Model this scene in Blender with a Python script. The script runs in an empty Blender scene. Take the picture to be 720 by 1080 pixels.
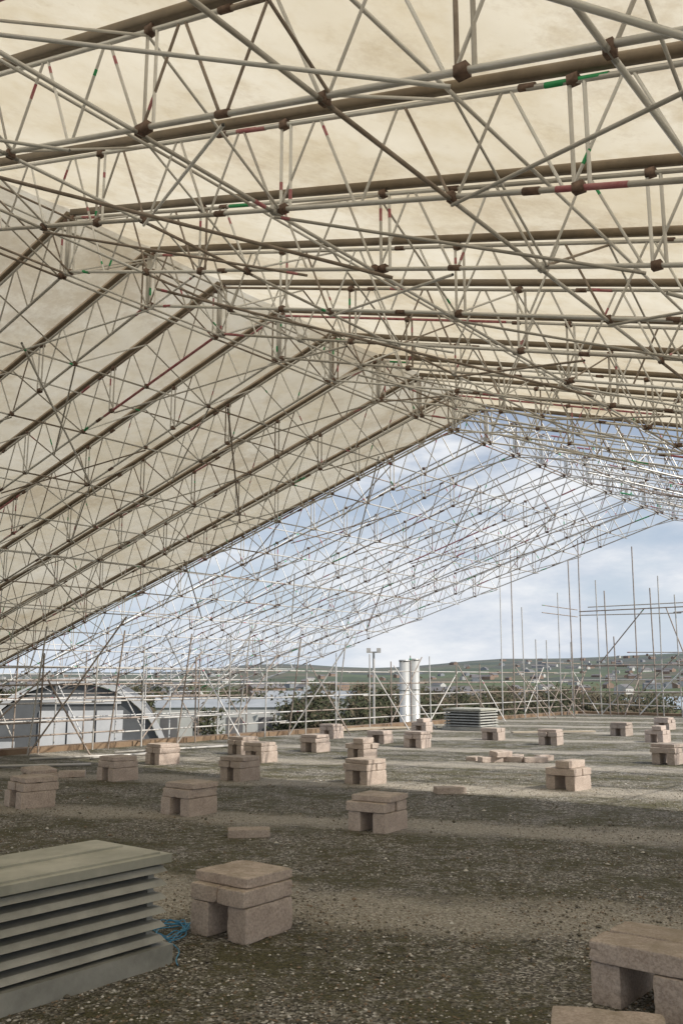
import bpy, bmesh, math, random
from mathutils import Vector, Matrix, noise
random.seed(7)
R=math.radians
scene=bpy.context.scene

# ------------------------------------------------------------ frame of the building
PHI=R(38.5)
U=Vector((math.sin(PHI),math.cos(PHI),0))      # along the ridge, away
S=Vector((-math.cos(PHI),math.sin(PHI),0))     # across, to the left
def P(s,u,z): return S*s+U*u+Vector((0,0,z))
ROT=math.atan2(U.y,U.x)

# ------------------------------------------------------------ materials
def mat(name):
    m=bpy.data.materials.new(name); m.use_nodes=True
    nt=m.node_tree; nt.nodes.clear()
    out=nt.nodes.new('ShaderNodeOutputMaterial')
    return m,nt,out
def N(nt,t,**k):
    n=nt.nodes.new(t)
    for a,b in k.items(): setattr(n,a,b)
    return n
def ramp(nt,fac,stops):
    r=N(nt,'ShaderNodeValToRGB')
    e=r.color_ramp.elements
    while len(e)<len(stops): e.new(0.5)
    for i,(p,c) in enumerate(stops):
        e[i].position=p; e[i].color=(c[0],c[1],c[2],1)
    nt.links.new(fac,r.inputs[0]); return r.outputs[0]
def noisetex(nt,scale,detail=5,rough=.6,vec=None):
    n=N(nt,'ShaderNodeTexNoise'); n.inputs['Scale'].default_value=scale
    n.inputs['Detail'].default_value=detail; n.inputs['Roughness'].default_value=rough
    if vec is not None: nt.links.new(vec,n.inputs['Vector'])
    return n.outputs[0]
def coords(nt):
    return N(nt,'ShaderNodeTexCoord').outputs['Object']
def mixc(nt,fac,a,b,mode='MIX'):
    m=N(nt,'ShaderNodeMix'); m.data_type='RGBA'; m.blend_type=mode
    for sock,v in ((m.inputs[0],fac),(m.inputs[6],a),(m.inputs[7],b)):
        if hasattr(v,'node'): nt.links.new(v,sock)
        elif isinstance(v,(int,float)): sock.default_value=v
        else: sock.default_value=(v[0],v[1],v[2],1)
    return m.outputs[2]
def simple(name,c1,c2,scale=8,rough=.7,metal=0,bump=.2,detail=6):
    m,nt,out=mat(name); v=coords(nt)
    f=noisetex(nt,scale,detail,.65,v)
    col=ramp(nt,f,[(.3,c1),(.7,c2)])
    b=N(nt,'ShaderNodeBsdfPrincipled'); nt.links.new(col,b.inputs['Base Color'])
    b.inputs['Roughness'].default_value=rough; b.inputs['Metallic'].default_value=metal
    if bump:
        bp=N(nt,'ShaderNodeBump'); bp.inputs['Strength'].default_value=bump; bp.inputs['Distance'].default_value=.02
        nt.links.new(noisetex(nt,scale*6,4,.6,v),bp.inputs['Height']); nt.links.new(bp.outputs[0],b.inputs['Normal'])
    nt.links.new(b.outputs[0],out.inputs[0]); return m

M_STEEL=[simple('galvanised_steel_a',(.54,.53,.51),(.78,.77,.75),3,.40,.25,0),
         simple('galvanised_steel_b',(.42,.40,.37),(.62,.60,.57),4,.48,.2,0),
         simple('galvanised_steel_c',(.68,.68,.67),(.86,.86,.85),5,.34,.3,0),
         simple('weathered_steel',(.20,.16,.13),(.44,.37,.32),9,.65,.1,0)]
M_RED=simple('red_paint_band',(.40,.08,.12),(.58,.30,.31),12,.6,0,0)
M_GREEN=simple('green_paint_band',(.02,.30,.10),(.05,.45,.18),12,.55,0,0)
M_RUST=simple('rusty_coupler',(.11,.07,.055),(.30,.21,.17),20,.8,.2,0)
M_TRACK=simple('sheet_track_alu',(.16,.125,.09),(.27,.215,.155),5,.6,.1,0)
TUBEMATS=M_STEEL+[M_RED,M_GREEN,M_RUST,M_TRACK]
RED,GREEN,RUST,TRACK=4,5,6,7

# ------------------------------------------------------------ mesh helpers
class Mesh:
    def __init__(s): s.v=[];s.f=[];s.m=[]
    def tube(s,p,q,r,sides=7,mi=0,cap=True):
        p=Vector(p);q=Vector(q); d=q-p
        if d.length<1e-5: return
        d.normalize()
        a=d.orthogonal().normalized(); b=d.cross(a)
        i0=len(s.v)
        for c in (p,q):
            for k in range(sides):
                t=2*math.pi*k/sides
                s.v.append(c+(a*math.cos(t)+b*math.sin(t))*r)
        for k in range(sides):
            k2=(k+1)%sides
            s.f.append((i0+k,i0+k2,i0+sides+k2,i0+sides+k)); s.m.append(mi)
        if cap:
            s.f.append(tuple(i0+k for k in reversed(range(sides)))); s.m.append(mi)
            s.f.append(tuple(i0+sides+k for k in range(sides))); s.m.append(mi)
    def box(s,c,half,ax=None,mi=0):
        c=Vector(c)
        if ax is None: ax=(Vector((1,0,0)),Vector((0,1,0)),Vector((0,0,1)))
        i0=len(s.v)
        for dz in(-1,1):
            for dx,dy in((-1,-1),(1,-1),(1,1),(-1,1)):
                s.v.append(c+ax[0]*dx*half[0]+ax[1]*dy*half[1]+ax[2]*dz*half[2])
        for f in((3,2,1,0),(4,5,6,7),(0,1,5,4),(1,2,6,5),(2,3,7,6),(3,0,4,7)):
            s.f.append(tuple(i0+i for i in f)); s.m.append(mi)
    def beam(s,p,q,w,h,mi=0):
        p=Vector(p);q=Vector(q);d=(q-p);L=d.length;d.normalize()
        a=d.cross(Vector((0,0,1)));
        if a.length<1e-4:a=Vector((1,0,0))
        a.normalize();b=a.cross(d)
        s.box((p+q)/2,(L/2,w/2,h/2),(d,a,b),mi)
    def poly(s,pts,mi=0):
        i0=len(s.v); s.v+= [Vector(p) for p in pts]
        s.f.append(tuple(range(i0,i0+len(pts)))); s.m.append(mi)
    def obj(s,name,mats,parent=None,smooth=False):
        me=bpy.data.meshes.new(name); me.from_pydata([tuple(v) for v in s.v],[],s.f)
        for m in mats: me.materials.append(m)
        me.polygons.foreach_set('material_index',s.m)
        if smooth: me.polygons.foreach_set('use_smooth',[len(f)==4 for f in s.f])
        me.update()
        o=bpy.data.objects.new(name,me); scene.collection.objects.link(o)
        if parent: o.parent=parent
        return o
def empty(name,loc=(0,0,0)):
    e=bpy.data.objects.new(name,None); e.location=loc; e.empty_display_size=.3
    scene.collection.objects.link(e); return e
STEELW=(5,4,4,2.6)
def rsteel(): return random.choices((0,1,2,3),STEELW)[0]
def member(m,p,q,r,sides=7,marks=.25,mi=None):
    mi=rsteel() if mi is None else mi
    m.tube(p,q,r,sides,mi,cap=False)
    if random.random()<marks:
        p=Vector(p);q=Vector(q);d=q-p;L=d.length
        if L>.3:
            d/=L; w=random.uniform(.03,.09)
            t=random.choice((random.uniform(.04,.12),L-random.uniform(.06,.15)-w))
            m.tube(p+d*t,p+d*(t+w),r*1.06,sides,random.choice((RED,RED,GREEN)),cap=False)

# ------------------------------------------------------------ temporary roof
roof=empty('temporary_scaffold_roof')
SR=6.65; ZR=5.7; TAN=.287; AMAX=13.8
CS=math.cos(math.atan(TAN))
BAY=.95; U0=2.47; NE=10; NL=19
us=[U0+BAY*n for n in range(-4,NL+1)]
U_EDGE=U0+BAY*NE
DEPTH=.50; OT=.09; OB=OT+DEPTH
def R_(side,a,u,off): return P(SR+side*a,u,ZR-TAN*a-off/CS)
NP=24; PAN=AMAX/NP
tr=Mesh()
RC,RD=.0132,.0082
for k,u in enumerate(us):
    uu=u+random.uniform(-.025,.025)
    for side in(1,-1):
        for off,r in((OT,RC),(OB,RC*1.05)):
            cuts=[0]+[x*3.5*PAN+(1.7*PAN if k%2 else 0) for x in range(1,8)]
            cuts=sorted(set([c for c in cuts if c<AMAX-.2]+[AMAX]))
            for ci,(a,b) in enumerate(zip(cuts[:-1],cuts[1:])):
                mi=random.choices((0,1,2,3),(5,3,4,1))[0]
                sg=random.uniform(-.008,.008)
                tr.tube(R_(side,a,uu,off+sg),R_(side,b,uu,off-sg),r,8,mi,False)
                x=random.random()
                if x<.35:
                    c=RED if random.random()<.65 else GREEN
                    x=a+random.uniform(.05,.3)
                    tr.tube(R_(side,x,uu,off+sg),R_(side,x+random.uniform(.08,.35),uu,off),r*1.06,8,c,False)
                elif x<.40 or (side==-1 and off==OB and k in(2,3,4) and ci in((1,2) if k!=4 else (0,))):
                    tr.tube(R_(side,a+.1,uu,off+sg),R_(side,b-.1,uu,off-sg),r*1.05,8,RED,False)
                tr.tube(R_(side,max(0,b-.04),uu,off),R_(side,min(AMAX,b+.04),uu,off),r*1.35,8,RUST)
        for i in range(NP):
            a0=i*PAN;am=(i+.5)*PAN;a1=(i+1)*PAN
            jj=random.uniform(-.015,.015)
            member(tr,R_(side,a0+.02,uu,OB),R_(side,am-.02+jj,uu,OT),RD,6,.25)
            member(tr,R_(side,am+.02+jj,uu,OT),R_(side,a1-.02,uu,OB),RD,6,.25)
            if i%3==0:
                member(tr,R_(side,a0+.03,uu,OB),R_(side,a0+.03,uu,OT),RD*1.2,6,.35)
                member(tr,R_(side,a0+.10,uu,OB),R_(side,a0+.10,uu,OT),RD*1.2,6,.35)
                for o2 in(OT,OB):
                    tr.box(R_(side,a0+.05,uu,o2),(.026,.020,.022),(S,U,Vector((0,0,1))),RUST)
        if u<=U_EDGE+.01:
            tr.beam(R_(side,0.02,uu,.03),R_(side,AMAX,uu,.03),.04,.05,TRACK)
    tr.tube(P(SR,uu,ZR-OT/CS),P(SR,uu,ZR-OB/CS),.013,7,0)
tr.obj('lattice_truss',TUBEMATS,roof,True)

pu=Mesh()
for k in range(len(us)-1):
    u0,u1=us[k],us[k+1]
    for side in(1,-1):
        for i in range(0,NP+1,2):
            a=max(.05,i*PAN)
            member(pu,R_(side,a,u0-.05,OB+.026),R_(side,a,u1+.05,OB+.026),.0112,6,.12)
            if i%4==0: member(pu,R_(side,a+.06,u0,OT+.03),R_(side,a+.06,u1,OT+.03),.0105,6,.12)
            if (k+i//2)%2==0: member(pu,R_(side,a+.03,u0,OB),R_(side,a+.03,u1,OT+.02),.0080,6,.25)
            else: member(pu,R_(side,a+.03,u0,OT+.02),R_(side,a+.03,u1,OB),.0080,6,.25)
            pu.box(R_(side,a,u0,OB+.012),(.018,.02,.024),(S,U,Vector((0,0,1))),random.choice((RUST,RUST,0)))
        for i in range(0,NP-3,4):
            j=i+(k%2)*2
            if j+3>NP: continue
            o=OB+.05
            if k%2: member(pu,R_(side,j*PAN,u0,o),R_(side,(j+3)*PAN,u1,o),.0095,6,.2)
            else:   member(pu,R_(side,(j+3)*PAN,u0,o),R_(side,j*PAN,u1,o),.0095,6,.2)
for side in(1,-1):
    for u in (1.5,4.6,7.4,10.5,13.4,16.4):
        for a in (1.0,5.2,9.0):
            if u+2.85>us[-1]: continue
            member(pu,R_(side,a,u,OB+.075),R_(side,a+2.6,u+2.85,OB+.075),.0120,7,.5)
pu.obj('purlin_and_brace_tubes',TUBEMATS,roof,True)

# sheeting
m,nt,out=mat('pvc_sheeting'); v=coords(nt)
f1=noisetex(nt,.7,8,.6,v); f2=noisetex(nt,4,7,.7,v)
c=ramp(nt,f1,[(.35,(.64,.57,.43)),(.65,(.77,.72,.60))])
st=ramp(nt,f2,[(.48,(1,1,1)),(.72,(.80,.73,.59))])
c=mixc(nt,.5,c,st,'MULTIPLY')
dirt=ramp(nt,noisetex(nt,.40,8,.80,v),[(.51,(0,0,0)),(.62,(1,1,1))])
mm=N(nt,'ShaderNodeMath',operation='MULTIPLY'); nt.links.new(dirt,mm.inputs[0]); mm.inputs[1].default_value=.5
c=mixc(nt,mm.outputs[0],c,(.42,.33,.21))
d=N(nt,'ShaderNodeBsdfDiffuse'); t=N(nt,'ShaderNodeBsdfTranslucent'); mx=N(nt,'ShaderNodeMixShader')
nt.links.new(c,d.inputs[0]); nt.links.new(c,t.inputs[0]); mx.inputs[0].default_value=.57
bp=N(nt,'ShaderNodeBump'); bp.inputs['Strength'].default_value=.4; bp.inputs['Distance'].default_value=.05
nt.links.new(noisetex(nt,2.0,3,.5,v),bp.inputs['Height'])
nt.links.new(bp.outputs[0],d.inputs['Normal']); nt.links.new(bp.outputs[0],t.inputs['Normal'])
nt.links.new(d.outputs[0],mx.inputs[1]); nt.links.new(t.outputs[0],mx.inputs[2]); nt.links.new(mx.outputs[0],out.inputs[0])
M_SHEET=m
sh=Mesh()
umin=us[0]-3*BAY; nU=int(round((U_EDGE-umin)/BAY))
for side in(1,-1):
    AM=AMAX*1.01 if side==1 else 9.3      # right-hand sheets cut short, out of view, to let side light in
    for b in range(nU):
        ua=umin+b*BAY
        K=5;A=36
        i0=len(sh.v)
        for x in range(A+1):
            for y in range(K+1):
                a=AM*x/A; t=y/K
                sag=.022*math.sin(math.pi*t)*(1+.5*noise.noise(Vector((a*.7,b*3.1,side))))
                sh.v.append(R_(side,a,ua+BAY*t,sag))
        for x in range(A):
            for y in range(K):
                q=i0+x*(K+1)+y
                sh.f.append((q,q+1,q+K+2,q+K+1)); sh.m.append(0)
o=sh.obj('roof_sheeting',[M_SHEET],roof); 
for p in o.data.polygons: p.use_smooth=True

STEELW=(2,5,1,5)
sup=Mesh()
for side in(1,-1):
    for k,u in enumerate(us[::2]):
        for a in(AMAX-1.3,AMAX-.1):
            ztop=ZR-TAN*a-.1
            member(sup,P(SR+side*a,u,-7.9 if side==1 else .0),P(SR+side*a,u,ztop+.1),.020,7,.1)
        member(sup,P(SR+side*(AMAX-1.3),u,.1),P(SR+side*(AMAX-.1),u,1.4),.018,7,.1)
    for z in((-6,-4,-2,-.2,.5,1.0,1.45) if side==1 else (.5,1.0,1.45)):
        for a in(AMAX-1.3,AMAX-.1):
            for k in range(0,len(us)-2,2):
                member(sup,P(SR+side*a,us[k],z),P(SR+side*a,us[k+2],z),.018,7,.1)
sup.obj('eaves_support_tubes',TUBEMATS,roof,True)

# ------------------------------------------------------------ flat roof deck
RS0,RS1,RU0,RU1=-8.0,16.6,-14,37
m,nt,out=mat('mossy_gravel_roof'); v=coords(nt)
vo=N(nt,'ShaderNodeTexVoronoi'); vo.inputs['Scale'].default_value=66; nt.links.new(v,vo.inputs['Vector'])
sc=N(nt,'ShaderNodeSeparateColor'); nt.links.new(vo.outputs['Color'],sc.inputs[0])
stone=ramp(nt,sc.outputs[0],[(.0,(.05,.045,.036)),(.45,(.20,.182,.15)),(.8,(.42,.39,.34)),(1,(.76,.73,.67))])
moss=ramp(nt,noisetex(nt,38,5,.75,v),[(.32,(.032,.031,.014)),(.68,(.185,.168,.075))])
big=noisetex(nt,1.3,8,.72,v); fine=noisetex(nt,10,6,.72,v)
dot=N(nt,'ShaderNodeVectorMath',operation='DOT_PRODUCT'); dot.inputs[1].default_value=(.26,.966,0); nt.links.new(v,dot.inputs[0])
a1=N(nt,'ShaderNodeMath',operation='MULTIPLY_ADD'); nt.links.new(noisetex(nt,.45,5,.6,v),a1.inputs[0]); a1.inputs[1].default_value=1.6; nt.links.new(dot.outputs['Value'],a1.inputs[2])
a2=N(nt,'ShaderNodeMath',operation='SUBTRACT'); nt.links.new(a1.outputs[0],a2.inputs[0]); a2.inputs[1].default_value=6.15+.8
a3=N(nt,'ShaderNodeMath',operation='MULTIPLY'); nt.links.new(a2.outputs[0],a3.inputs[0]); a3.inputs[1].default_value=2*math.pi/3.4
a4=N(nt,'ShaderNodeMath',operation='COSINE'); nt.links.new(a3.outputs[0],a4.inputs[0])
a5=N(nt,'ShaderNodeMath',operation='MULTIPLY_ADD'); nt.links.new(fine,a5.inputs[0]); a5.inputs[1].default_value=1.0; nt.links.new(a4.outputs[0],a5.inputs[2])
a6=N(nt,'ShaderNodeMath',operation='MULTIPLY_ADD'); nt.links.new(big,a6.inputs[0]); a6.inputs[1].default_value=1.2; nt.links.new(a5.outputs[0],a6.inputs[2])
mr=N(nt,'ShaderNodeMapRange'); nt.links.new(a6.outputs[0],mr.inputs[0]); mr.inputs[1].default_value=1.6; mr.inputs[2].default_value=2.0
mossf=N(nt,'ShaderNodeMath',operation='MULTIPLY_ADD'); nt.links.new(fine,mossf.inputs[0]); mossf.inputs[1].default_value=.9; nt.links.new(big,mossf.inputs[2])
mf=N(nt,'ShaderNodeMapRange'); nt.links.new(mossf.outputs[0],mf.inputs[0]); mf.inputs[1].default_value=.84; mf.inputs[2].default_value=1.05
c=mixc(nt,mf.outputs[0],stone,moss)
sun_band_col=ramp(nt,sc.outputs[1],[(0,(.32,.285,.225)),(.7,(.54,.49,.41)),(1,(.74,.69,.61))])  # sunlit stripes across the deck, painted into the gravel colour
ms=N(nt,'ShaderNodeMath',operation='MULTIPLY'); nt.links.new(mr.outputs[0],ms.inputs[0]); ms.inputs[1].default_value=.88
c=mixc(nt,ms.outputs[0],c,sun_band_col)
b=N(nt,'ShaderNodeBsdfPrincipled'); nt.links.new(c,b.inputs['Base Color']); b.inputs['Roughness'].default_value=.9
bp=N(nt,'ShaderNodeBump'); bp.inputs['Strength'].default_value=1.0; bp.inputs['Distance'].default_value=.03
hh=N(nt,'ShaderNodeMath',operation='ADD'); nt.links.new(vo.outputs['Distance'],hh.inputs[0]); nt.links.new(fine,hh.inputs[1])
nt.links.new(hh.outputs[0],bp.inputs['Height']); nt.links.new(bp.outputs[0],b.inputs['Normal'])
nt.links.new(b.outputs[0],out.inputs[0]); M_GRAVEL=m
M_WALL=simple('rendered_wall',(.30,.28,.25),(.42,.40,.36),1.5,.9)
M_KERB=simple('roof_edge_upstand',(.16,.10,.06),(.28,.20,.13),3,.85)
bld=empty('flat_roof_building')
dk=Mesh()
GX,GY=106,240
for i in range(GX+1):
    for j in range(GY+1):
        s=RS0+(RS1-RS0)*i/GX; u=RU0+(RU1-RU0)*j/GY
        p=P(s,u,0); p.z=.012*noise.noise(p*.8)+.006*noise.noise(p*3)
        dk.v.append(p)
for i in range(GX):
    for j in range(GY):
        q=i*(GY+1)+j; dk.f.append((q,q+GY+1,q+GY+2,q+1)); dk.m.append(0)
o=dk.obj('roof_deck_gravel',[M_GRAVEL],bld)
for p in o.data.polygons: p.use_smooth=True
wl=Mesh()
AX=(S,U,Vector((0,0,1)))
for (c,hx,hy) in (((RS0-.15,(RU0+RU1)/2),.149,(RU1-RU0)/2+.3),((RS1+.15,(RU0+RU1)/2),.149,(RU1-RU0)/2+.3)):
    wl.box(P(c[0],c[1],-4.0),(hx,hy,3.95),AX,0); wl.box(P(c[0],c[1],.03),(hx+.03,hy+.03,.078),AX,1)
for uu in(RU0-.15,RU1+.15):
    wl.box(P((RS0+RS1)/2,uu,-4.0),((RS1-RS0)/2-.002,.149,3.95),AX,0); wl.box(P((RS0+RS1)/2,uu,.028),((RS1-RS0)/2-.04,.16,.075),AX,1)
wl.obj('walls_and_upstand',[M_WALL,M_KERB],bld)

# loose stones
M_PEB=[simple('pebble_light',(.42,.39,.34),(.70,.67,.61),30,.9,0,0),simple('pebble_dark',(.07,.062,.045),(.20,.18,.14),30,.9,0,0),simple('pebble_brown',(.16,.11,.065),(.30,.23,.16),30,.9,0,0)]
pb=Mesh()
ico=[(0,0,1),(.9,0,.1),(.28,.85,.0),(-.72,.52,.1),(-.72,-.52,-.1),(.28,-.85,.1),(0,0,-1)]
def pebble(x,y,r,mi):
    i0=len(pb.v); a=random.uniform(0,6.28); sx=random.uniform(.7,1.5); sz=random.uniform(.4,.8)
    for vx,vy,vz in ico:
        vx*=sx*random.uniform(.8,1.2); vy*=random.uniform(.8,1.2)
        pb.v.append(Vector((x+r*(vx*math.cos(a)-vy*math.sin(a)),y+r*(vx*math.sin(a)+vy*math.cos(a)),r*sz*(vz+.6))))
    for k in range(5):
        k2=(k+1)%5
        pb.f.append((i0,i0+1+k,i0+1+k2)); pb.m.append(mi); pb.f.append((i0+6,i0+1+k2,i0+1+k)); pb.m.append(mi)
for _ in range(34000):
    y=3.4+ (random.random()**1.6)*12; x=random.uniform(-.45,.45)*y
    if noise.noise(Vector((x*1.1,y*1.1,3)))<-.2 and random.random()<.7: continue
    pebble(x,y,random.choice((.004,.006,.007,.009))*random.uniform(.8,1.3),random.choices((0,1,2),(2.8,5,3))[0])
for _ in range(220):
    y=3.6+random.random()*11; x=random.uniform(-.45,.45)*y
    pebble(x,y,random.uniform(.010,.024),random.choices((0,1,2),(5,2,3))[0])
for _ in range(420):
    y=3.6+random.random()**1.3*10; x=random.uniform(-.45,.45)*y
    pebble(x,y,random.uniform(.010,.022),1)
pb.obj('loose_gravel',M_PEB)

# ------------------------------------------------------------ concrete block supports
m,nt,out=mat('concrete_block'); v=coords(nt)
oi=N(nt,'ShaderNodeObjectInfo')
f=noisetex(nt,5,8,.7,v); c=ramp(nt,f,[(.3,(.48,.39,.335)),(.55,(.64,.54,.475)),(.75,(.73,.64,.575))])
sp=ramp(nt,noisetex(nt,70,3,.7,v),[(.35,(.60,.57,.55)),(.6,(1,1,1))]); c=mixc(nt,.8,c,sp,'MULTIPLY')
vr=ramp(nt,oi.outputs['Random'],[(0,(.76,.76,.74)),(1,(1.0,1.0,1.0))]); c=mixc(nt,1.0,c,vr,'MULTIPLY')
ge=N(nt,'ShaderNodeNewGeometry'); se=N(nt,'ShaderNodeSeparateXYZ'); nt.links.new(ge.outputs['Normal'],se.inputs[0])
tp=N(nt,'ShaderNodeMapRange'); nt.links.new(se.outputs[2],tp.inputs[0]); tp.inputs[1].default_value=.4; tp.inputs[2].default_value=.9
tm=N(nt,'ShaderNodeMath',operation='MULTIPLY'); nt.links.new(tp.outputs[0],tm.inputs[0])
tn=N(nt,'ShaderNodeMapRange'); nt.links.new(noisetex(nt,7,6,.7,v),tn.inputs[0]); tn.inputs[1].default_value=.36; tn.inputs[2].default_value=.68; nt.links.new(tn.outputs[0],tm.inputs[1])
c=mixc(nt,tm.outputs[0],c,(.27,.225,.165))
b=N(nt,'ShaderNodeBsdfPrincipled'); nt.links.new(c,b.inputs['Base Color']); b.inputs['Roughness'].default_value=.92
bp=N(nt,'ShaderNodeBump'); bp.inputs['Strength'].default_value=.7; bp.inputs['Distance'].default_value=.008
nt.links.new(noisetex(nt,60,5,.75,v),bp.inputs['Height']); nt.links.new(bp.outputs[0],b.inputs['Normal'])
nt.links.new(b.outputs[0],out.inputs[0]); M_BLOCK=m

def block_bm(bm,center,size,rz=0,tilt=0):
    g=bmesh.ops.create_cube(bm,size=1)
    vs=g['verts']
    T=Matrix.Translation(center)@Matrix.Rotation(rz,4,'Z')@Matrix.Rotation(tilt,4,'X')@Matrix.Diagonal((size[0],size[1],size[2],1))
    bmesh.ops.transform(bm,matrix=T,verts=vs)
    es=list({e for v in vs for e in v.link_edges})
    bmesh.ops.subdivide_edges(bm,edges=es,cuts=6,use_grid_fill=True)
    Ti=T.inverted()
    for v in [x for x in bm.verts if not x.tag]:
        l=Ti@v.co
        near=[abs(abs(l[i])-.5)<1e-3 for i in range(3)]
        n=noise.noise_vector(v.co*21+Vector((center[0]*9,center[1]*7,rz)))
        if sum(near)>=2:
            k=.001+.011*max(0,noise.noise(v.co*37+Vector((rz,center[2]*5,1)))-.12)
            if sum(near)==3: k+=.003
            off=Vector([(-math.copysign(1,l[i]) if near[i] else 0) for i in range(3)])
            v.co+=(Matrix.Rotation(rz,3,'Z')@off)*k
        v.co+=n*.0014
        v.tag=True
def bm_obj(bm,name,mats,loc=(0,0,0),rz=0,parent=None):
    me=bpy.data.meshes.new(name); bm.to_mesh(me); bm.free()
    for mm in mats: me.materials.append(mm)
    o=bpy.data.objects.new(name,me); o.location=loc; o.rotation_euler=(0,0,rz); scene.collection.objects.link(o)
    bv=o.modifiers.new('bevel','BEVEL'); bv.width=.004; bv.segments=2; bv.limit_method='ANGLE'; bv.angle_limit=R(40)
    if parent:o.parent=parent
    return o
def stack(x,y,k=0,extra=0,sc=1.0):
    bm=bmesh.new(); j=lambda a=.014: random.uniform(-a,a)
    lw,lh,ll=.145,.195,.43
    block_bm(bm,Vector((-.150+j(),j(.025),lh/2)),(lw,ll,lh),j(.05))
    block_bm(bm,Vector((.150+j(),j(.025),lh/2)),(lw,ll,lh),j(.05))
    z=lh+.002
    th=.095
    if extra==1 and random.random()<.5:
        block_bm(bm,Vector((-.113+j(),j(),z+th/2)),(.215,.44,th),j(.04))
        block_bm(bm,Vector((.113+j(),j(),z+th/2)),(.215,.44,th),j(.04))
    else:
        block_bm(bm,Vector((j(),-.113+j(),z+th/2)),(.45,.215,th),j(.03))
        block_bm(bm,Vector((j(),.113+j(),z+th/2)),(.45,.215,th),j(.03))
    z+=th+.002
    if extra==1: block_bm(bm,Vector((j(.02),j(.025),z+.03)),(.44,.40,.06),j(.07))
    if extra==2: block_bm(bm,Vector((-.05,.02,z+.05)),(.215,.44,.1),.1+j(.1))
    o=bm_obj(bm,'concrete_block_stack',[M_BLOCK],(x,y,-.006),ROT-math.pi/2+random.uniform(-.15,.15)+math.pi)
    o.scale=(sc,)*3
    return o
STK=[(-.60,5.82,0,1),(.36,9.5,0,1),(-1.71,10.6,0,1),(.34,13.55,0,1),(3.13,12.9,0,2),(-1.53,14.0,0,1),(-3.35,14.0,0,1),(-3.70,11.2,0,1),
 (5.8,16.6,0,1),(.39,17.6,0,2),(1.67,20.4,0,1),(4.78,21.2,0,1),(7.5,22.0,0,2),(-3.19,16.6,0,1),(-1.47,17.0,0,1),(-.55,19.3,0,1),
 (-1.97,18.6,0,1),(-.24,23.6,0,1),(3.75,22.9,0,0),(7.4,24.5,0,1),(2.27,26.0,0,2),(.9,21.8,0,0),(9.6,27.5,0,1),(1.48,4.58,0,0,1.0)]
for a in STK: stack(*a)
def loose(x,y,blocks,name='loose_concrete_block',rz=None):
    bm=bmesh.new()
    for (bx,by,bz,l,w,h,r,t) in blocks: block_bm(bm,Vector((bx,by,bz+h/2)),(l,w,h),r,t)
    bm_obj(bm,name,[M_BLOCK],(x,y,-.004),0 if rz is None else rz)
loose(-.89,9.1,[(0,0,0,.40,.20,.08,.1,0)])
loose(1.43,12.4,[(0,0,0,.40,.21,.09,.15,0)])
loose(1.10,4.04,[(0,0,0,.46,.30,.11,-.25,0)])
loose(-4.6,14.3,[(0,0,0,.5,.3,.07,.5,0),(-.05,.05,.075,.45,.3,.07,.9,.15),(.45,.1,0,.4,.2,.1,.2,0)],'stacked_paving_slabs')
loose(3.0,16.9,[(-.3,0,0,.42,.2,.1,.3,0),(.1,.1,0,.42,.2,.1,-.4,0),(-.1,.05,.1,.42,.2,.1,.7,.15),(.5,-.05,0,.42,.2,.1,.05,0),(.25,.4,0,.42,.2,.1,1.2,0),(.75,.35,0,.3,.2,.1,.4,0),(-.55,.3,0,.3,.2,.08,1,0)],'pile_of_loose_blocks')

# ------------------------------------------------------------ louvred roof vents
M_VENT=simple('weathered_vent_aluminium',(.27,.27,.24),(.44,.435,.395),5,.5,.2,.1)
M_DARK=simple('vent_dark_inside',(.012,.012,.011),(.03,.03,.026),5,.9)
M_VTOP=simple('vent_top_sheet',(.30,.30,.25),(.54,.53,.46),2.6,.6,.1,.15)
def vent(name,corner_su,L,W,H,nb):
    """louvred extract vent; runs along U from corner towards -U, across towards +S"""
    e=empty(name); s0,u0=corner_su
    m=Mesh(); c=P(s0+W/2,u0-L/2,0)
    m.box(c+Vector((0,0,.05)),(W/2+.05,L/2+.05,.052),AX,0)
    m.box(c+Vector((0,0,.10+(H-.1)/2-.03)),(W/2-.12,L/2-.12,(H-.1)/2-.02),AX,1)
    for sx in(-1,1):
        for sy in(-1,1):
            m.box(c+S*sx*(W/2-.05)+U*sy*(L/2-.05)+Vector((0,0,.1+(H-.14)/2)),(.02,.02,(H-.14)/2),AX,0)
    bh=(H-.15)/nb
    for i in range(nb):
        z=.115+bh*i+bh*.5; t=.006
        zi=z+bh*.36; zo=z+bh*.02; lipd=bh*.42
        for (nrm,tan,hw,hl) in ((S,U,W/2,L/2),(-S,U,W/2,L/2),(U,S,L/2,W/2),(-U,S,L/2,W/2)):
            pin=c+nrm*(hw-.105); po=c+nrm*(hw+.0)
            hi=hl-.105; ho=hl
            A=[pin-tan*hi+Vector((0,0,zi)),pin+tan*hi+Vector((0,0,zi)),po+tan*ho+Vector((0,0,zo)),po-tan*ho+Vector((0,0,zo))]
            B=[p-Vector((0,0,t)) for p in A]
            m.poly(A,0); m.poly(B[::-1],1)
            dn=Vector((0,0,lipd))
            q=[A[3],A[2],A[2]-dn+nrm*.022+tan*.022,A[3]-dn+nrm*.022-tan*.022]
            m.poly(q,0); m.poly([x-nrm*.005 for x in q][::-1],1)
    m.box(c+Vector((0,0,H-.030)),(W/2+.035,L/2+.035,.022),AX,2)
    m.box(c+Vector((0,0,H-.004)),(W/2-.01,L/2-.01,.006),AX,2)
    m.box(c+Vector((0,0,H+.006)),(.02,L/2-.05,.006),AX,2)
    o=m.obj('louvre_casing',[M_VENT,M_DARK,M_VTOP],e)
    return e
def su(x,y): p=Vector((x,y,0)); return p.dot(S),p.dot(U)
vent('louvred_roof_vent',su(-.97,5.15),2.5,.60,.57,6)
vent('louvred_roof_vent.001',su(4.6,27.3),1.0,1.2,.62,6)

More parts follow.
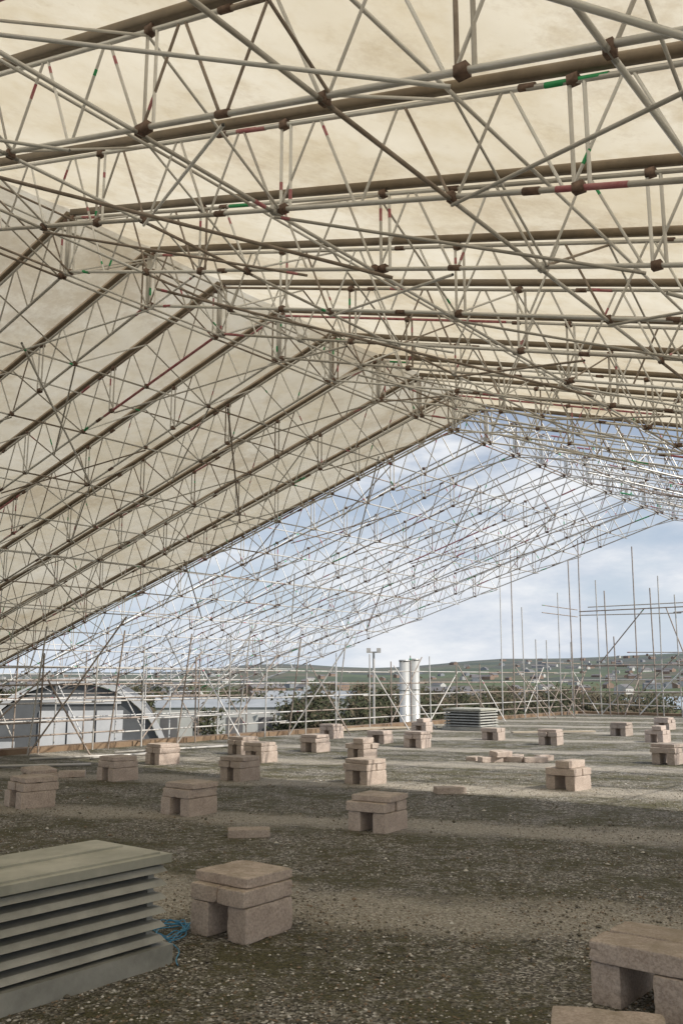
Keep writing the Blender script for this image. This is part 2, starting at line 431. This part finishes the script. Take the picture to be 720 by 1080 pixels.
# ------------------------------------------------------------ blue rope
M_ROPE=simple('blue_rope_nylon',(.03,.20,.40),(.12,.42,.65),40,.6)
cu=bpy.data.curves.new('blue_rope','CURVE'); cu.dimensions='3D'; cu.bevel_depth=.0035; cu.bevel_resolution=1
sp=cu.splines.new('NURBS'); pts=[]
for i in range(80):
    t=i/80*math.pi*11; r=.08+.06*noise.noise(Vector((i*.31,0,0)))+.0006*i
    pts.append((-1.03+r*1.1*math.cos(t)+.06*noise.noise(Vector((i*.2,5,0))),5.72+r*1.9*math.sin(t)+.08*noise.noise(Vector((i*.2,9,0))),.012+.09*abs(noise.noise(Vector((i*.5,2,1))))))
pts+=[(-.93,5.45,.01),(-.88,5.32,.01),(-.90,5.2,.01),(-.86,5.1,.01)]
sp.points.add(len(pts)-1)
for i,p in enumerate(pts): sp.points[i].co=(*p,1)
sp.use_endpoint_u=True
o=bpy.data.objects.new('blue_rope',cu); cu.materials.append(M_ROPE); scene.collection.objects.link(o)

# ------------------------------------------------------------ flues, light pole, boards
M_FLUE=simple('flue_white_metal',(.42,.42,.40),(.60,.60,.58),1.2,.35,.3,0)
def flue(x,y,h,r):
    m=Mesh(); m.tube((x,y,-8),(x,y,h),r,24,0); m.tube((x,y,h*.48),(x,y,h*.5),r*1.06,24,0)
    m.tube((x,y,h-.04),(x,y,h+.02),r*1.08,24,0); m.tube((x,y,h+.02),(x,y,h+.024),r*.85,24,1)
    m.obj('white_flue_pipe',[M_FLUE,M_DARK],None,True)
flue(2.36,34.4,2.15,.19); flue(2.77,34.8,2.2,.19)
m=Mesh(); b0=Vector((1.9,54,-8))
m.tube(b0,b0+Vector((0,0,11)),.07,10,1)
m.box(b0+Vector((0,0,11)),(.35,.04,.04),None,1)
for dx in(-.3,.3): m.box(b0+Vector((dx,-.1,11.1)),(.12,.1,.14),None,1)
m.obj('floodlight_pole',TUBEMATS)
m=Mesh()
for (x,y,a,l) in((1.0,27.2,.35,3.2),(1.6,27.6,.25,2.6),(.5,26.6,.6,1.8),(5.8,25.4,.2,2.4)):
    d=Vector((math.cos(a),math.sin(a),0)); m.beam(Vector((x,y,.05))-d*l/2,Vector((x,y,.05))+d*l/2,.225,.038,0)
M_BOARD=simple('scaffold_board_timber',(.36,.30,.22),(.52,.45,.35),6,.85)
m.obj('scaffold_boards',[M_BOARD])
m=Mesh()
for (x,y,a,l) in((-4.6,17.8,.5,2.6),(-4.0,18.2,.9,2.2),(-3.4,19.6,.7,3.0),(-5.2,15.9,.2,1.8)):
    d=Vector((math.cos(a),math.sin(a),0)); m.tube(Vector((x,y,.03))-d*l/2,Vector((x,y,.035))+d*l/2,.024,8,1)
m.obj('loose_scaffold_tubes',TUBEMATS,None,True)

# ------------------------------------------------------------ perimeter scaffolds
STEELW=(1,5,.4,7)
pe=Mesh()
s1=RS1-.25; TR=.018
u=-2.0
while u<RU1-.5:
    far=u>28.5
    h=random.choice((2.0,2.2,2.6,1.9)) if not far else random.choice((3.0,5.0,6.3,4.2,7.0))
    ln=random.uniform(-.02,.02)*h
    member(pe,P(s1,u,.0),P(s1,u+ln,h),TR*(1.15 if far else 1),7,.1)
    if random.random()<.7:
        member(pe,P(s1-random.uniform(.9,1.6),u+.1,.02),P(s1,u+.15,random.uniform(1.2,2.0)),TR,7,.1)
    if random.random()<.45: member(pe,P(s1+.05,u,.1),P(s1+.05,u+1.8,random.uniform(1.6,2.2)),TR,7,.1)
    u+=random.choice((1.3,1.6,1.1)) if not far else random.uniform(.7,1.2)
for z in(.35,.62,1.0,1.35,1.7):
    u=-3
    while u<RU1-.5:
        l=min(5+random.uniform(0,1.2),RU1-.1-u); member(pe,P(s1+.05,u,z+random.uniform(-.02,.02)),P(s1+.05,u+l,z+random.uniform(-.03,.03)),TR,7,.15); u+=l-.3
        if l<1: break
for z in(2.1,4.1,4.4): member(pe,P(s1+.05,33.2+z*.1,z),P(s1+.05,RU1,z),TR,7,.1)
for k in range(0,len(us),2):
    u=us[k]; member(pe,P(s1-.3,u+.3,.02),P(SR+9.0,u+.3,ZR-TAN*9.0-.62),TR,7,.1)
    if k%4==0: member(pe,P(s1-.3,u+.3,.02),P(SR+8.2,u+1.6,ZR-TAN*8.2-.62),TR,7,.1)
pe.obj('perimeter_guardrail_scaffold',TUBEMATS,None,True)

fe=Mesh()
u1=RU1-.3; TF=.024
s=16.2; i=0
while s>-7.5:
    h=random.choice((6.9,5.6,3.2,7.4,4.8))
    lean=random.uniform(-.03,.03)
    member(fe,P(s,u1,0),P(s+lean*h,u1,h),TF,7,.1)
    if i%2==0: member(fe,P(s-.2,u1-1.3,0),P(s-.2,u1-1.3,random.choice((1.8,5.0,6.4))),TF,7,.1)
    if i%3==0: member(fe,P(s,u1-1.6,0.02),P(s-.3,u1,2.0),TF,7,.1)
    if i%2==1: member(fe,P(s,u1+.05,.05),P(s-1.9,u1+.05,1.9),TF,7,.1)
    s-=random.uniform(.7,1.1); i+=1
for z,sa,sb in((.4,16.3,-7),(.95,16.3,-7),(1.45,16.3,-7),(2.0,16,-7),(2.5,14.2,-7),(4.1,16.2,-7),(4.45,15.8,-7)):
    s=sa
    while s>sb:
        l=random.uniform(4,5.5); member(fe,P(s,u1+.05,z+random.uniform(-.05,.05)),P(s-l,u1+.05,z+random.uniform(-.05,.05)),TF,7,.15); s-=l-.3
for z in(.95,2.0,4.2):
    member(fe,P(15.6,u1-1.3,z),P(5,u1-1.3,z),TF,7,0); member(fe,P(5.3,u1-1.3,z),P(-5,u1-1.3,z),TF,7,0)
for (sa,za,sb,zb) in((15.5,2.0,13.4,4.3),(12.5,4.3,11.2,.2),(14.6,.1,12.2,2.4),(10.4,2.0,8.6,4.4)):
    member(fe,P(sa,u1+.09,za),P(sb,u1+.09,zb),TF,7,.1)
fe.obj('gable_end_scaffold',TUBEMATS,None,True)

# ------------------------------------------------------------ surroundings
GZ=-8
def hz(x,y):
    d=math.hypot(x,y); az=math.degrees(math.atan2(x,y))
    z=GZ
    if d>900:
        t=min(1,(d-900)/2200)
        t=t*t*(3-2*t)
        hgt=46+ 50*noise.noise(Vector((az*.09,0,2)))+14*noise.noise(Vector((x*.0012,y*.0012,0)))+ max(-22,min(az,30))*1.9
        z+=t*max(5,hgt)
    return z
m,nt,out=mat('ground_fields'); v=coords(nt)
vo=N(nt,'ShaderNodeTexVoronoi'); vo.inputs['Scale'].default_value=.006; nt.links.new(v,vo.inputs['Vector'])
sc=N(nt,'ShaderNodeSeparateColor'); nt.links.new(vo.outputs['Color'],sc.inputs[0])
c=ramp(nt,sc.outputs[0],[(0,(.04,.065,.03)),(.35,(.10,.14,.05)),(.6,(.16,.13,.08)),(1,(.05,.06,.05))])
c=mixc(nt,.5,c,ramp(nt,noisetex(nt,.02,6,.7,v),[(.3,(.02,.03,.02)),(.7,(.15,.15,.09))]))
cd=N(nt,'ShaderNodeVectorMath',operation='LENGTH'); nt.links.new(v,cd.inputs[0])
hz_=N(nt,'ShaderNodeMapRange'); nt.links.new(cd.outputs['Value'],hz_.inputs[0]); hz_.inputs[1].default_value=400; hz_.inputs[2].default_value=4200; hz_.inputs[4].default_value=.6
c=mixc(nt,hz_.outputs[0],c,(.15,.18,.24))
b=N(nt,'ShaderNodeBsdfPrincipled'); nt.links.new(c,b.inputs['Base Color']); b.inputs['Roughness'].default_value=1
b.inputs['Specular IOR Level'].default_value=.1
nt.links.new(b.outputs[0],out.inputs[0]); M_GROUND=m
g=Mesh()
rings=[0,40,80,150,250,400,600,900,1100,1400,1700,2000,2300,2600,2900,3200,3600,4200,5500,9000]
NA=180
for r in rings:
    for k in range(NA):
        a=2*math.pi*k/NA; x,y=r*math.sin(a),r*math.cos(a)
        g.v.append(Vector((x,y,hz(x,y))))
for i in range(len(rings)-1):
    for k in range(NA):
        k2=(k+1)%NA
        if i==0: g.f.append((k,NA+k2,NA+k)); g.m.append(0)
        else:
            g.f.append((i*NA+k,i*NA+k2,(i+1)*NA+k2,(i+1)*NA+k)); g.m.append(0)
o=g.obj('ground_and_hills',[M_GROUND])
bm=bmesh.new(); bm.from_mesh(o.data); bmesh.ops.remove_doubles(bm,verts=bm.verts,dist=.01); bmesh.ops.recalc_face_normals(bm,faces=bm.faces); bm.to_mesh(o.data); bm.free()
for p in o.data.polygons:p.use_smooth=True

m,nt,out=mat('river_water'); b=N(nt,'ShaderNodeBsdfPrincipled'); b.inputs['Base Color'].default_value=(.25,.30,.34,1); b.inputs['Roughness'].default_value=.25
nt.links.new(b.outputs[0],out.inputs[0])
w=Mesh(); w.poly([(90,280,GZ+.3),(420,240,GZ+.3),(700,450,GZ+.3),(240,520,GZ+.3),(130,430,GZ+.3)],0); w.obj('water',[m])

M_LEAF=[simple('foliage_dark',(.025,.032,.015),(.06,.065,.03),.8,.95,0,0),simple('foliage_brown',(.06,.05,.032),(.12,.095,.06),.8,.95,0,0),simple('bark',(.06,.05,.04),(.12,.10,.08),2,.9,0,0)]
tm=Mesh()
def tree(x,y,h,w,kind):
    z0=GZ
    tm.tube((x,y,z0),(x,y,z0+h*.5),.18,5,2,False)
    cl=[]
    for _ in range(8):
        a=random.uniform(0,6.28); rr=random.uniform(0,.36)*w
        cx,cy,cz=x+rr*math.cos(a),y+rr*math.sin(a),z0+h*random.uniform(.25,.86)
        tm.tube((x,y,z0+h*.2),(cx,cy,cz),.07,4,2,False); cl.append((cx,cy,cz,random.uniform(.16,.28)*w))
    for cx,cy,cz,cr in cl:
        for _ in range(38):
            d=Vector((random.gauss(0,1),random.gauss(0,1),random.gauss(0,.8))).normalized()*cr*random.uniform(.3,1.1)
            c=Vector((cx,cy,cz))+d; e=random.uniform(.25,.6)
            a=Vector((random.gauss(0,1),random.gauss(0,1),random.gauss(0,1))).normalized()*e; bb=a.orthogonal().normalized()*e*.8
            tm.poly([c-a,c+bb,c+a*.8],kind if random.random()<.8 else 1-kind)
for _ in range(150):
    az=R(random.uniform(-24,15)); d=random.uniform(120,230)
    tree(d*math.sin(az),d*math.cos(az),random.uniform(5.5,9.4),random.uniform(6,10),random.choices((0,1),(3,2))[0])
for _ in range(80):
    az=R(random.uniform(12,28)); d=random.uniform(130,230)
    tree(d*math.sin(az),d*math.cos(az),random.uniform(4,8.0),random.uniform(6,10),random.choices((0,1),(3,2))[0])
tm.obj('distant_tree_line',M_LEAF)

M_W=[simple('town_white',(.42,.42,.40),(.56,.56,.54),.2,.8,0,0),simple('town_brick',(.20,.14,.11),(.30,.22,.17),.2,.9,0,0),simple('town_roof',(.10,.10,.11),(.18,.17,.17),.2,.8,0,0),simple('town_grey',(.20,.22,.24),(.32,.34,.36),.2,.8,0,0)]
tw=Mesh()
for n_ in range(250):
    az=R(random.uniform(-28,30)); d=random.uniform(260,2000) if n_<160 else random.uniform(1300,2500)
    if n_>=160: az=R(random.gauss(18,6))
    x,y=d*math.sin(az),d*math.cos(az)
    if 70<x<520 and 230<y<530: continue
    z=hz(x,y)-.5; L=random.uniform(6,16);W=random.uniform(5,8);H=random.uniform(3.0,5)
    if random.random()<.12: L*=2;W*=1.7
    a=random.uniform(0,3.14); ax=(Vector((math.cos(a),math.sin(a),0)),Vector((-math.sin(a),math.cos(a),0)),Vector((0,0,1)))
    k=random.choice((0,1,1,3)); c=Vector((x,y,z))
    tw.box(c+Vector((0,0,H/2)),(L/2,W/2,H/2),ax,k)
    r=[c+ax[0]*L/2*sx+ax[1]*W/2*sy*1.08+Vector((0,0,H)) for sx,sy in((-1,-1),(1,-1),(1,1),(-1,1))]
    t0=c-ax[0]*L/2+Vector((0,0,H+W*.3)); t1=c+ax[0]*L/2+Vector((0,0,H+W*.3))
    tw.poly([r[0],r[1],t1,t0],2); tw.poly([r[2],r[3],t0,t1],2); tw.poly([r[1],r[2],t1],k); tw.poly([r[3],r[0],t0],k)
    nw=int(L//3)
    for i in range(nw):
        for sy in(-1,1):
            tw.box(c+ax[0]*(-L/2+3*(i+.5))+ax[1]*sy*(W/2+.02)+Vector((0,0,H*.55)),(.5,.02,.6),ax,2)
tw.obj('distant_town_houses',M_W)

M_HW=[simple('hall_roof_dark',(.08,.085,.09),(.14,.14,.145),.6,.7,0,0),simple('hall_verge_pale',(.42,.43,.44),(.56,.56,.56),.6,.7,0,0),simple('hall_cladding_grey',(.08,.085,.09),(.13,.135,.14),.6,.7,0,0),simple('hall_door_white',(.52,.53,.54),(.66,.66,.66),.8,.6,0,0)]
def hall(name,cx,cy,r,L,zc,yaw):
    e=empty(name); ax0=Vector((math.cos(yaw),math.sin(yaw),0)); ax1=Vector((-math.sin(yaw),math.cos(yaw),0)); c=Vector((cx,cy,0))
    m=Mesh(); n=28
    arc=[(r*math.cos(math.pi*k/n),r*math.sin(math.pi*k/n)*.92) for k in range(n+1)]
    def pt(a,z,l): return c+ax0*a+ax1*l+Vector((0,0,zc+z))
    for k in range(n):
        (a,z),(b,y)=arc[k],arc[k+1]
        m.poly([pt(a,z,0),pt(b,y,0),pt(b,y,L),pt(a,z,L)],0)
        m.poly([pt(a,z,-.05),pt(b,y,-.05),pt(b*1.06,y*1.06,-.05),pt(a*1.06,z*1.06,-.05)],1)
        m.poly([pt(a*1.06,z*1.06,-.05),pt(b*1.06,y*1.06,-.05),pt(b*1.06,y*1.06,.6),pt(a*1.06,z*1.06,.6)],1)
    m.poly([pt(a*.99,z*.99,.25) for a,z in arc]+[pt(-r*.99,GZ-zc,.25),pt(r*.99,GZ-zc,.25)],2)
    for sx in(-1,1): m.poly([pt(sx*r,GZ-zc,0),pt(sx*r,GZ-zc,L),pt(sx*r,0,L),pt(sx*r,0,0)],2)
    m.obj('vault_and_gable',M_HW,e)
    d=Mesh()
    lo=GZ-zc+.1
    for k in range(-1,2):
        d.box(pt((k+.35)*r*.30,(lo+r*.62)/2,.18),(r*.14,.04,(r*.62-lo)/2),(ax0,ax1,Vector((0,0,1))),3)
    for k in(-2.3,2.1):
        d.box(pt(k*r*.30,(lo+r*.3)/2,.18),(r*.12,.04,(r*.3-lo)/2),(ax0,ax1,Vector((0,0,1))),1)
    d.box(pt(0.1*r,r*.72,.18),(r*.42,.04,r*.03),(ax0,ax1,Vector((0,0,1))),1)
    d.obj('door_and_window_panels',M_HW,e)
hall('barrel_vault_hall',-19.3,66,6.6,40,-4.9,R(12))
def shed(x,y,L,W,H,yaw,k=0):
    ax=(Vector((math.cos(yaw),math.sin(yaw),0)),Vector((-math.sin(yaw),math.cos(yaw),0)),Vector((0,0,1))); c=Vector((x,y,GZ))
    m=Mesh(); m.box(c+Vector((0,0,H/2)),(L/2,W/2,H/2),ax,k)
    r=[c+ax[0]*L/2*1.01*sx+ax[1]*W/2*sy*1.03+Vector((0,0,H)) for sx,sy in((-1,-1),(1,-1),(1,1),(-1,1))]
    t0=c-ax[0]*L/2*1.01+Vector((0,0,H+W*.1)); t1=c+ax[0]*L/2*1.01+Vector((0,0,H+W*.1))
    m.poly([r[0],r[1],t1,t0],3); m.poly([r[2],r[3],t0,t1],3); m.poly([r[1],r[2],t1],k); m.poly([r[3],r[0],t0],k)
    for i in range(int(L//5)):
        m.box(c+ax[0]*(-L/2+5*(i+.5))-ax[1]*(W/2+.03)+Vector((0,0,1.8)),(1.3,.03,1.7),ax,2)
    m.obj('industrial_shed',M_W)
shed(-19,150,22,14,5.0,R(8),0); shed(-62,120,30,15,5.5,R(20),3); shed(-2,190,26,14,5.5,R(-5),0)

# ------------------------------------------------------------ sky and light
SUN_AZ=R(112); SUN_EL=R(42)
wd=bpy.data.worlds.new('World'); scene.world=wd; wd.use_nodes=True; nt=wd.node_tree; nt.nodes.clear()
sk=N(nt,'ShaderNodeTexSky'); sk.sky_type='NISHITA'; sk.sun_disc=False; sk.sun_elevation=SUN_EL; sk.sun_rotation=SUN_AZ
tc=N(nt,'ShaderNodeTexCoord'); mp=N(nt,'ShaderNodeMapping'); mp.inputs['Scale'].default_value=(1,1,3.0); mp.inputs['Location'].default_value=(.4,.2,.0)
nt.links.new(tc.outputs['Generated'],mp.inputs['Vector'])
n1=noisetex(nt,3.0,10,.58,mp.outputs[0])
cf=N(nt,'ShaderNodeMapRange'); nt.links.new(n1,cf.inputs[0]); cf.inputs[1].default_value=.44; cf.inputs[2].default_value=.60; cf.inputs[3].default_value=.25; cf.interpolation_type='SMOOTHSTEP'
ccol=ramp(nt,noisetex(nt,5.5,8,.62,mp.outputs[0]),[(.34,(5.8,6.5,7.6)),(.60,(8.9,9.1,9.4))])
# cool haze low down in the sky
sepz=N(nt,'ShaderNodeSeparateXYZ'); nt.links.new(tc.outputs['Generated'],sepz.inputs[0])
hzf=N(nt,'ShaderNodeMapRange'); nt.links.new(sepz.outputs[2],hzf.inputs[0]); hzf.inputs[1].default_value=.0; hzf.inputs[2].default_value=.26; hzf.inputs[3].default_value=.9; hzf.inputs[4].default_value=0
skb=mixc(nt,1.0,sk.outputs[0],(1.2,1.12,1.12),'MULTIPLY')
skb=mixc(nt,hzf.outputs[0],skb,(6.0,7.1,8.6))
c=mixc(nt,cf.outputs[0],skb,ccol)
bg=N(nt,'ShaderNodeBackground'); bg.inputs[1].default_value=.10; nt.links.new(c,bg.inputs[0])
ow=N(nt,'ShaderNodeOutputWorld'); nt.links.new(bg.outputs[0],ow.inputs[0])
sd=bpy.data.lights.new('sun','SUN'); sd.energy=4.8; sd.angle=R(.5); sd.color=(1,.94,.84)
so=bpy.data.objects.new('sun',sd); scene.collection.objects.link(so)
dv=Vector((math.sin(SUN_AZ)*math.cos(SUN_EL),math.cos(SUN_AZ)*math.cos(SUN_EL),math.sin(SUN_EL)))
so.rotation_euler=dv.to_track_quat('Z','Y').to_euler()

cam=bpy.data.cameras.new('camera'); co=bpy.data.objects.new('camera',cam); scene.collection.objects.link(co)
co.location=(0,0,1.5); co.rotation_euler=(R(90+10.44),0,0)
cam.sensor_fit='VERTICAL'; cam.sensor_height=24; cam.lens=24*.8796; cam.clip_end=20000; cam.clip_start=.05
scene.camera=co
scene.view_settings.view_transform='Standard'; scene.view_settings.look='None'; scene.view_settings.exposure=0
